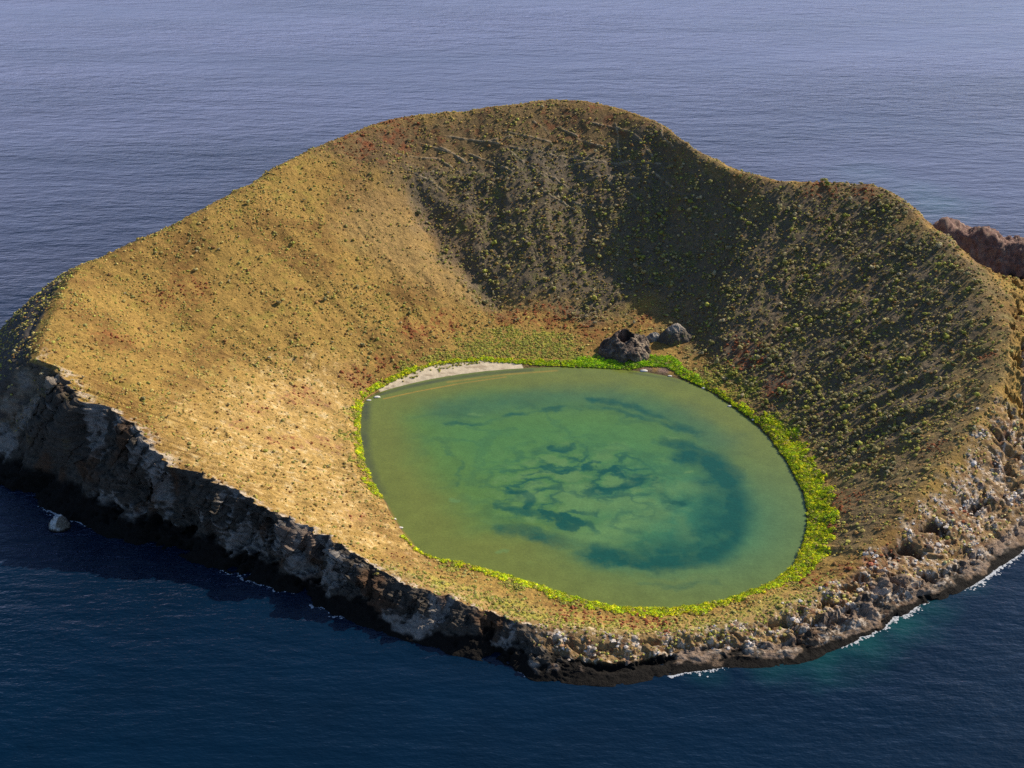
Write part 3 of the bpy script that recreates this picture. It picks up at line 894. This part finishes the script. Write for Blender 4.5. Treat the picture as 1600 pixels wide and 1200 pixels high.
def plant_mat(name, rough=.85, lo=.7, hi=1.3):
    m, nt, bs = new_mat(name)
    c = nd(nt, 'Attribute', attribute_name='cover').outputs['Color']
    oi = nd(nt, 'ObjectInfo').outputs['Random']
    c = mul_color(nt, c, oi, .6, 1.25, 0, 1)
    tc = nd(nt, 'TexCoord').outputs['Object']
    c = mul_color(nt, c, tex_noise(nt, 2.5, 3, .6, tc).outputs['Fac'], lo, hi)
    nt.links.new(c, bs.inputs['Base Color'])
    bs.inputs['Roughness'].default_value = rough
    bs.inputs['Specular IOR Level'].default_value = .15
    return m

def clump_shape(seed, n=46):
    """low cushion of upright leaf-sized faces, no hard outline"""
    r = np.random.default_rng(seed)
    v0, f0 = ico(1, .5, seed, .5)
    lv, lf = [], []
    for k in range(n):
        d = r.normal(size=3)
        d /= np.linalg.norm(d)
        d[2] = abs(d[2]) * .6
        c = d * r.uniform(.6, 1.15)
        t1, t2 = r.normal(size=3), r.normal(size=3)
        t1 /= np.linalg.norm(t1)
        t2 /= np.linalg.norm(t2)
        q = r.uniform(.12, .30)
        lv += [c + t1 * q, c + t2 * q, c - (t1 + t2) * q * .5]
        lf.append([3 * k, 3 * k + 1, 3 * k + 2])
    return join([(v0 * .8, f0), (np.array(lv), np.array(lf))])

M_plant = plant_mat('shrub_leaves')
M_green = plant_mat('succulent_leaves')

area = (RR * (2 * math.pi / NT) * np.abs(np.gradient(RR, axis=1))).astype(np.float32)
Pf, Nf, Sf = P.reshape(-1, 3), N.reshape(-1, 3), Sg.reshape(-1)

def scatter(dens, n, r):
    pr = (dens * area).ravel().astype(np.float64)
    pr = np.clip(pr, 0, None)
    return r.choice(len(pr), n, p=pr / pr.sum(), replace=True)

def scatter_mesh(name, templates, pos, size, cols, mat, r, squash=None, kind='stuff', jitter=.12):
    vs, fs, cs, o = [], [], [], 0
    order = np.array_split(r.permutation(len(pos)), len(templates))
    for (tv, tf), sel in zip(templates, order):
        m = len(sel)
        if not m:
            continue
        an = r.uniform(0, 6.28, m)
        ca, sa = np.cos(an)[:, None], np.sin(an)[:, None]
        s = size[sel][:, None]
        zs = s * (r.uniform(.8, 1.2, m)[:, None])
        v = np.stack([pos[sel, 0:1] + s * (tv[None, :, 0] * ca - tv[None, :, 1] * sa),
                      pos[sel, 1:2] + s * (tv[None, :, 0] * sa + tv[None, :, 1] * ca),
                      pos[sel, 2:3] + zs * tv[None, :, 2]], -1)
        vs.append(v.reshape(-1, 3))
        fs.append((tf[None] + (np.arange(m) * len(tv))[:, None, None] + o).reshape(-1, 3))
        cs.append(np.repeat(cols[sel], len(tv), 0))
        o += m * len(tv)
    return tag(mesh_np(name, np.concatenate(vs), np.concatenate(fs), mat, smooth=False, cols=np.concatenate(cs)), kind=kind)

slope_ok = sstep(.25, .5, N[..., 2]) * (1 - rock) * (P[..., 2] > .5)
clump = sstep(-.25, .35, fbm(P3, 22, 3, 61) + .5 * fbm(P3, 7, 2, 62))
land = (Sg > 1.15) & ((Sg < 3.95) | ((bulge[:, None] > .35) & (Sg < 4.6)))
# shrubs: dense on the dark walls, thin on the golden slope, a belt round the head of the lagoon
left_belt = blobs(X, Y, [(520, 490, 40, .5), (560, 480, 36, .5), (620, 470, 30, .35), (470, 500, 30, .3), (300, 470, 40, .25), (200, 440, 40, .2)], wob)
right_belt = zone(X, Y, [(1130, 570), (1220, 640), (1290, 720), (1310, 770), (1440, 740), (1530, 640), (1500, 560), (1350, 560), (1240, 520)], 16, 8 * f1)
lip = is_cliff[:, None] * np.exp(-((Sg - 3.1) / .25) ** 2) * .0
d_sh = land * slope_ok * (wall * (.30 + clump) * (1 - .80 * upper) + .75 * right_belt * clump + (.085 - .06 * nose - .04 * straw) * clump + left_belt * clump * .5 + .10 * upper + .5 * scrubby * (Sg > 3) * clump)
r1 = np.random.default_rng(11)
NSH = 4400
i_sh = scatter(d_sh, NSH, r1)
size_sh = np.clip(r1.lognormal(math.log(1.35), .42, NSH), .7, 3.2)
size_sh *= np.where(wall.ravel()[i_sh] > .4, 1.0, .8)
pos_sh = Pf[i_sh]
pal = np.array([(.32, .29, .09), (.37, .30, .12), (.28, .25, .11), (.38, .37, .07), (.40, .33, .18)], np.float32)
col_sh = pal[r1.integers(0, len(pal), NSH)] * r1.uniform(.75, 1.2, NSH)[:, None].astype(np.float32)
px, py, pw = project(pos_sh)
facing = ((np.array([0, 0, CAM_H]) - pos_sh) * Nf[i_sh]).sum(1) > 0
vis_sh = facing & (px > 6) & (px < 1594) & (py > 6) & (py < 1194) & (Sf[i_sh] < 3.0)
score = np.where(vis_sh, size_sh / pw, 0)
top = np.argsort(-score)[:290]
shapes = [shrub_shape(100 + k) for k in range(5)]
ZONES = [
    ('wall_right', 'pale green rounded shrub on the dark right hand crater wall', 'shrubs on the dark right crater wall'),
    ('wall_back', 'yellow green rounded shrub on the dark back wall above the lagoon', 'shrubs on the dark back crater wall'),
    ('slope', 'small olive shrub on the golden grassy crater slope', 'shrubs on the golden slope'),
    ('rim', 'low green shrub casting a long shadow on the brown right slope near the pale rocks', 'shrubs near the pale right rocks')]
shrub_meshes = []
for k, (tv, tf) in enumerate(shapes):
    for pc in (0, 1, 2, 3, 4):
        o = mesh_np('shrub', tv, tf, M_plant, smooth=False, cols=np.tile(pal[pc], (len(tv), 1)))
        me = o.data
        bpy.data.objects.remove(o)
        shrub_meshes.append(me)
first = None
for n_, i in enumerate(top):
    o = bpy.data.objects.new('shrub', shrub_meshes[r1.integers(0, len(shrub_meshes))])
    o.location = pos_sh[i]
    s = float(size_sh[i])
    o.scale = (s, s, s * float(r1.uniform(.8, 1.15)))
    o.rotation_euler = (0, 0, float(r1.uniform(0, 6.28)))
    COL.objects.link(o)
    if py[i] > 690 and px[i] > 1150:
        z_ = ZONES[3]
    elif px[i] > 1080:
        z_ = ZONES[0]
    elif wall.ravel()[i_sh[i]] > .4:
        z_ = ZONES[1]
    else:
        z_ = ZONES[2]
    tag(o, z_[1], 'shrub', z_[2])
rest = np.setdiff1d(np.arange(NSH), top)
scatter_mesh('distant_shrubs', [shrub_shape(200 + k, 4, 60) for k in range(4)], pos_sh[rest], size_sh[rest], col_sh[rest], M_plant, r1)

# low scrub and tussocks over all the slopes: nobody could count them
r2 = np.random.default_rng(12)
NTU = 30000
d_tu = land * slope_ok * (.55 + .9 * clump + .5 * wall) * (1 - .6 * nose) * (1 - .45 * straw) * (1 - sand)
i_tu = scatter(d_tu, NTU, r2)
size_tu = np.clip(r2.lognormal(math.log(.42), .38, NTU), .2, 1.2)
pal2 = np.array([(.36, .28, .06), (.42, .28, .08), (.30, .27, .08), (.46, .36, .11), (.28, .15, .05), (.36, .34, .07)], np.float32)
w_t = wall.ravel()[i_tu][:, None]
col_tu = pal2[r2.integers(0, len(pal2), NTU)]
col_tu = col_tu * (1 - .35 * w_t) * r2.uniform(.7, 1.2, NTU)[:, None]
redm = red.ravel()[i_tu] > .35
col_tu[redm] = np.array([.25, .08, .03]) * r2.uniform(.7, 1.3, redm.sum())[:, None]
palem = pale.ravel()[i_tu] > .5
col_tu[palem & (r2.random(NTU) < .4)] *= np.array([1.5, 1.6, 2.4])
tuft = [ico(1, .5, 70 + k, .75) for k in range(5)]
scatter_mesh('scrub', tuft, Pf[i_tu] + np.array([0, 0, .1]), size_tu, col_tu, M_plant, r2)

# loose stones on the pale ledges
r5 = np.random.default_rng(15)
d_st = (Sg > 2.9) * (Sg < 4.15) * shelf[:, None] * pale * (P[..., 2] > .6) * sstep(.0, .5, f1 + .5 * f2)
NST = 900
i_st = scatter(d_st, NST, r5)
st_col = np.array([(.58, .51, .43), (.40, .33, .26), (.25, .17, .12), (.66, .60, .54)], np.float32)[r5.integers(0, 4, NST)]
scatter_mesh('loose_stones', [ico(1, .9, 90 + k, .6) for k in range(5)], Pf[i_st], np.clip(r5.lognormal(math.log(.5), .45, NST), .2, 1.8), st_col, M_rock, r5)

# bright succulents round the lagoon
gm = fbm(P3, 5, 3, 71)
green = sstep(0, .5, dist - st_b[:, None]) * sstep(-1.2, 1.2, (wi_b * .84)[:, None] - dist + 4.5 * gm + 1.5 * f1) * (Sg < 2.3) * (wi_b > 1.3)[:, None]
r3 = np.random.default_rng(13)
NG = 22000
i_g = scatter(green * (.22 + sstep(-.25, .25, gm + .6 * f2)) * (1.25 - .8 * np.clip((dist - st_b[:, None]) / np.maximum(wi_b, 1)[:, None], 0, 1)), NG, r3)
yel = sstep(th_of(620, 822, 0) - .2, th_of(1120, 940, 0), TH)
pal3 = np.array([(.56, .60, .012), (.62, .58, .02), (.46, .56, .02), (.33, .44, .03), (.38, .35, .06)], np.float32)
ang_i = i_g // NS
green_north = np.exp(-((TH[ang_i] - th_of(975, 578, 0)) / .35) ** 2)
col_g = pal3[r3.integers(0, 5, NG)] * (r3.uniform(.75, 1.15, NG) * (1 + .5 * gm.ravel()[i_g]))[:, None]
col_g = col_g * (1 - .35 * green_north[:, None] * np.array([1, .25, .2]))  # plants near the outcrop tinted greener
scatter_mesh('shore_vegetation', [clump_shape(40 + k) for k in range(6)], Pf[i_g] + np.array([0, 0, .15]), np.clip(r3.lognormal(math.log(.48), .4, NG), .2, 1.3), col_g, M_green, r3)
# paler clumps behind the band
r4 = np.random.default_rng(14)
NY = 5200
i_y = scatter((lime * (.3 + sstep(-.2, .3, f2)) + .25 * green + .22 * spit) * land * (Sg > 1.02), NY, r4)
pal4 = np.array([(.33, .33, .05), (.37, .36, .06), (.28, .30, .06), (.30, .24, .06)], np.float32)
scatter_mesh('yellow_groundcover', [clump_shape(50 + k, 18) for k in range(5)], Pf[i_y] + np.array([0, 0, .08]), np.clip(r4.lognormal(math.log(.6), .3, NY), .3, 1.2), pal4[r4.integers(0, 4, NY)] * r4.uniform(.8, 1.2, NY)[:, None], M_plant, r4)

# ------------------------------------------------------------------ white stones on the lagoon's edge
M_stone = cover_mat('white_stone', scales=((1.5, .85, 1.15),), bump=.05)
for px_, py_, s_, lab in [(576, 625, 1.7, 'white stones at the left tip of the beach'), (589, 620, 2.2, 'flat white stone at the left end of the sandy beach'),
                          (1006, 579, 2.6, 'long flat white stone by the muddy shore patch'), (1047, 587, 1.5, 'single white stone at the right end of the muddy shore patch'),
                          (1100, 606, 1.6, 'white stone on the back right shore of the lagoon'), (1140, 634, 1.5, 'white stone below the reddish scrub on the right shore'),
                          (1178, 657, 1.5, 'white stone on the right shore under the green bank'), (616, 811, 1.3, 'white stone on the bare left front shore'), (626, 824, 1.5, 'larger white stone on the bare left front shore')]:
    h = at(px_, py_, .3)
    v, f = ico(3, .35, px_ * .01, .5)
    o = mesh_np('white_stone', v * s_ * .5 * np.array([1.5, .9, 1]), f, M_stone, cols=np.tile([.72, .68, .60], (len(v), 1)))
    o.location = (h[0], h[1], max(ground_z(h[0], h[1]), .1))
    tag(o, lab, 'stone')

# ------------------------------------------------------------------ foam
M_foam, nt, bs = new_mat('sea_foam')
bs.inputs['Base Color'].default_value = (.42, .44, .46, 1)
bs.inputs['Roughness'].default_value = .7
r6 = np.random.default_rng(16)
FO = [([(1075, 1034), (1090, 1036), (1108, 1032)], 5, 110), ([(1040, 1040), (1075, 1030), (1110, 1022)], 1.6, 60), ([(1290, 990), (1310, 980), (1330, 968)], 1.8, 70),
      ([(1340, 962), (1362, 950), (1390, 944), (1420, 936)], 3.0, 170), ([(1478, 906), (1495, 896), (1512, 886), (1522, 880)], 3.4, 150), ([(1520, 880), (1545, 866), (1575, 850), (1600, 834)], 2.4, 170),
      ([(1570, 852), (1600, 836), (1620, 822)], 3, 90), ([(400, 878), (440, 892), (470, 899), (505, 910)], 1.6, 60), ([(540, 922), (552, 930)], 1.6, 18), ([(576, 932), (586, 936)], 2.2, 24),
      ([(85, 795), (100, 800), (115, 792)], 3, 34), ([(120, 802), (150, 808), (185, 816)], 2.6, 30), ([(75, 800), (92, 806)], 2, 14), 
      ([(815, 1038), (824, 1040)], 1.4, 10), ([(965, 1055), (1000, 1050)], 1.2, 20)]
_b = (P[:, 330:, 2] > 0)
_last = NS - 1 - np.argmax(_b[:, ::-1], 1)
water_r = np.hypot(P[np.arange(NT), _last, 0] - CX, P[np.arange(NT), _last, 1] - CY)
fpos, fsz = [], []
for pts, wd, n_ in FO:
    w = np.array([at(*q) for q in pts])
    n_ = int(n_ * 2.4)
    t = r6.uniform(0, len(pts) - 1, n_)
    k = np.minimum(t.astype(int), len(pts) - 2)
    q = w[k] + (w[k + 1] - w[k]) * (t - k)[:, None]
    q[:, :2] += r6.normal(0, wd * .55, (n_, 2))
    q[:, 2] = .02
    an_ = np.arctan2(q[:, 1] - CY, q[:, 0] - CX)
    rr_ = np.hypot(q[:, 1] - CY, q[:, 0] - CX)
    wl = water_r[((an_ + math.pi) / (2 * math.pi) * NT).astype(int) % NT]
    if wd not in (2, 1.2, 5):
        rr_ = wl + np.abs(r6.normal(0, wd * .32, n_)) * (.3 + 1.4 * np.abs(np.sin(an_ * 90 + 3 * np.sin(an_ * 37)))) - .3
    q[:, 0], q[:, 1] = CX + rr_ * np.cos(an_), CY + rr_ * np.sin(an_)
    fpos.append(q)
    fsz.append(np.clip(r6.lognormal(math.log(.24), .5, n_), .1, .8))
fpos, fsz = np.concatenate(fpos), np.concatenate(fsz)
scatter_mesh('foam', [ico(1, 1.2, 80 + k, .10) for k in range(6)], fpos, fsz, np.full((len(fpos), 3), .8), M_foam, r6)
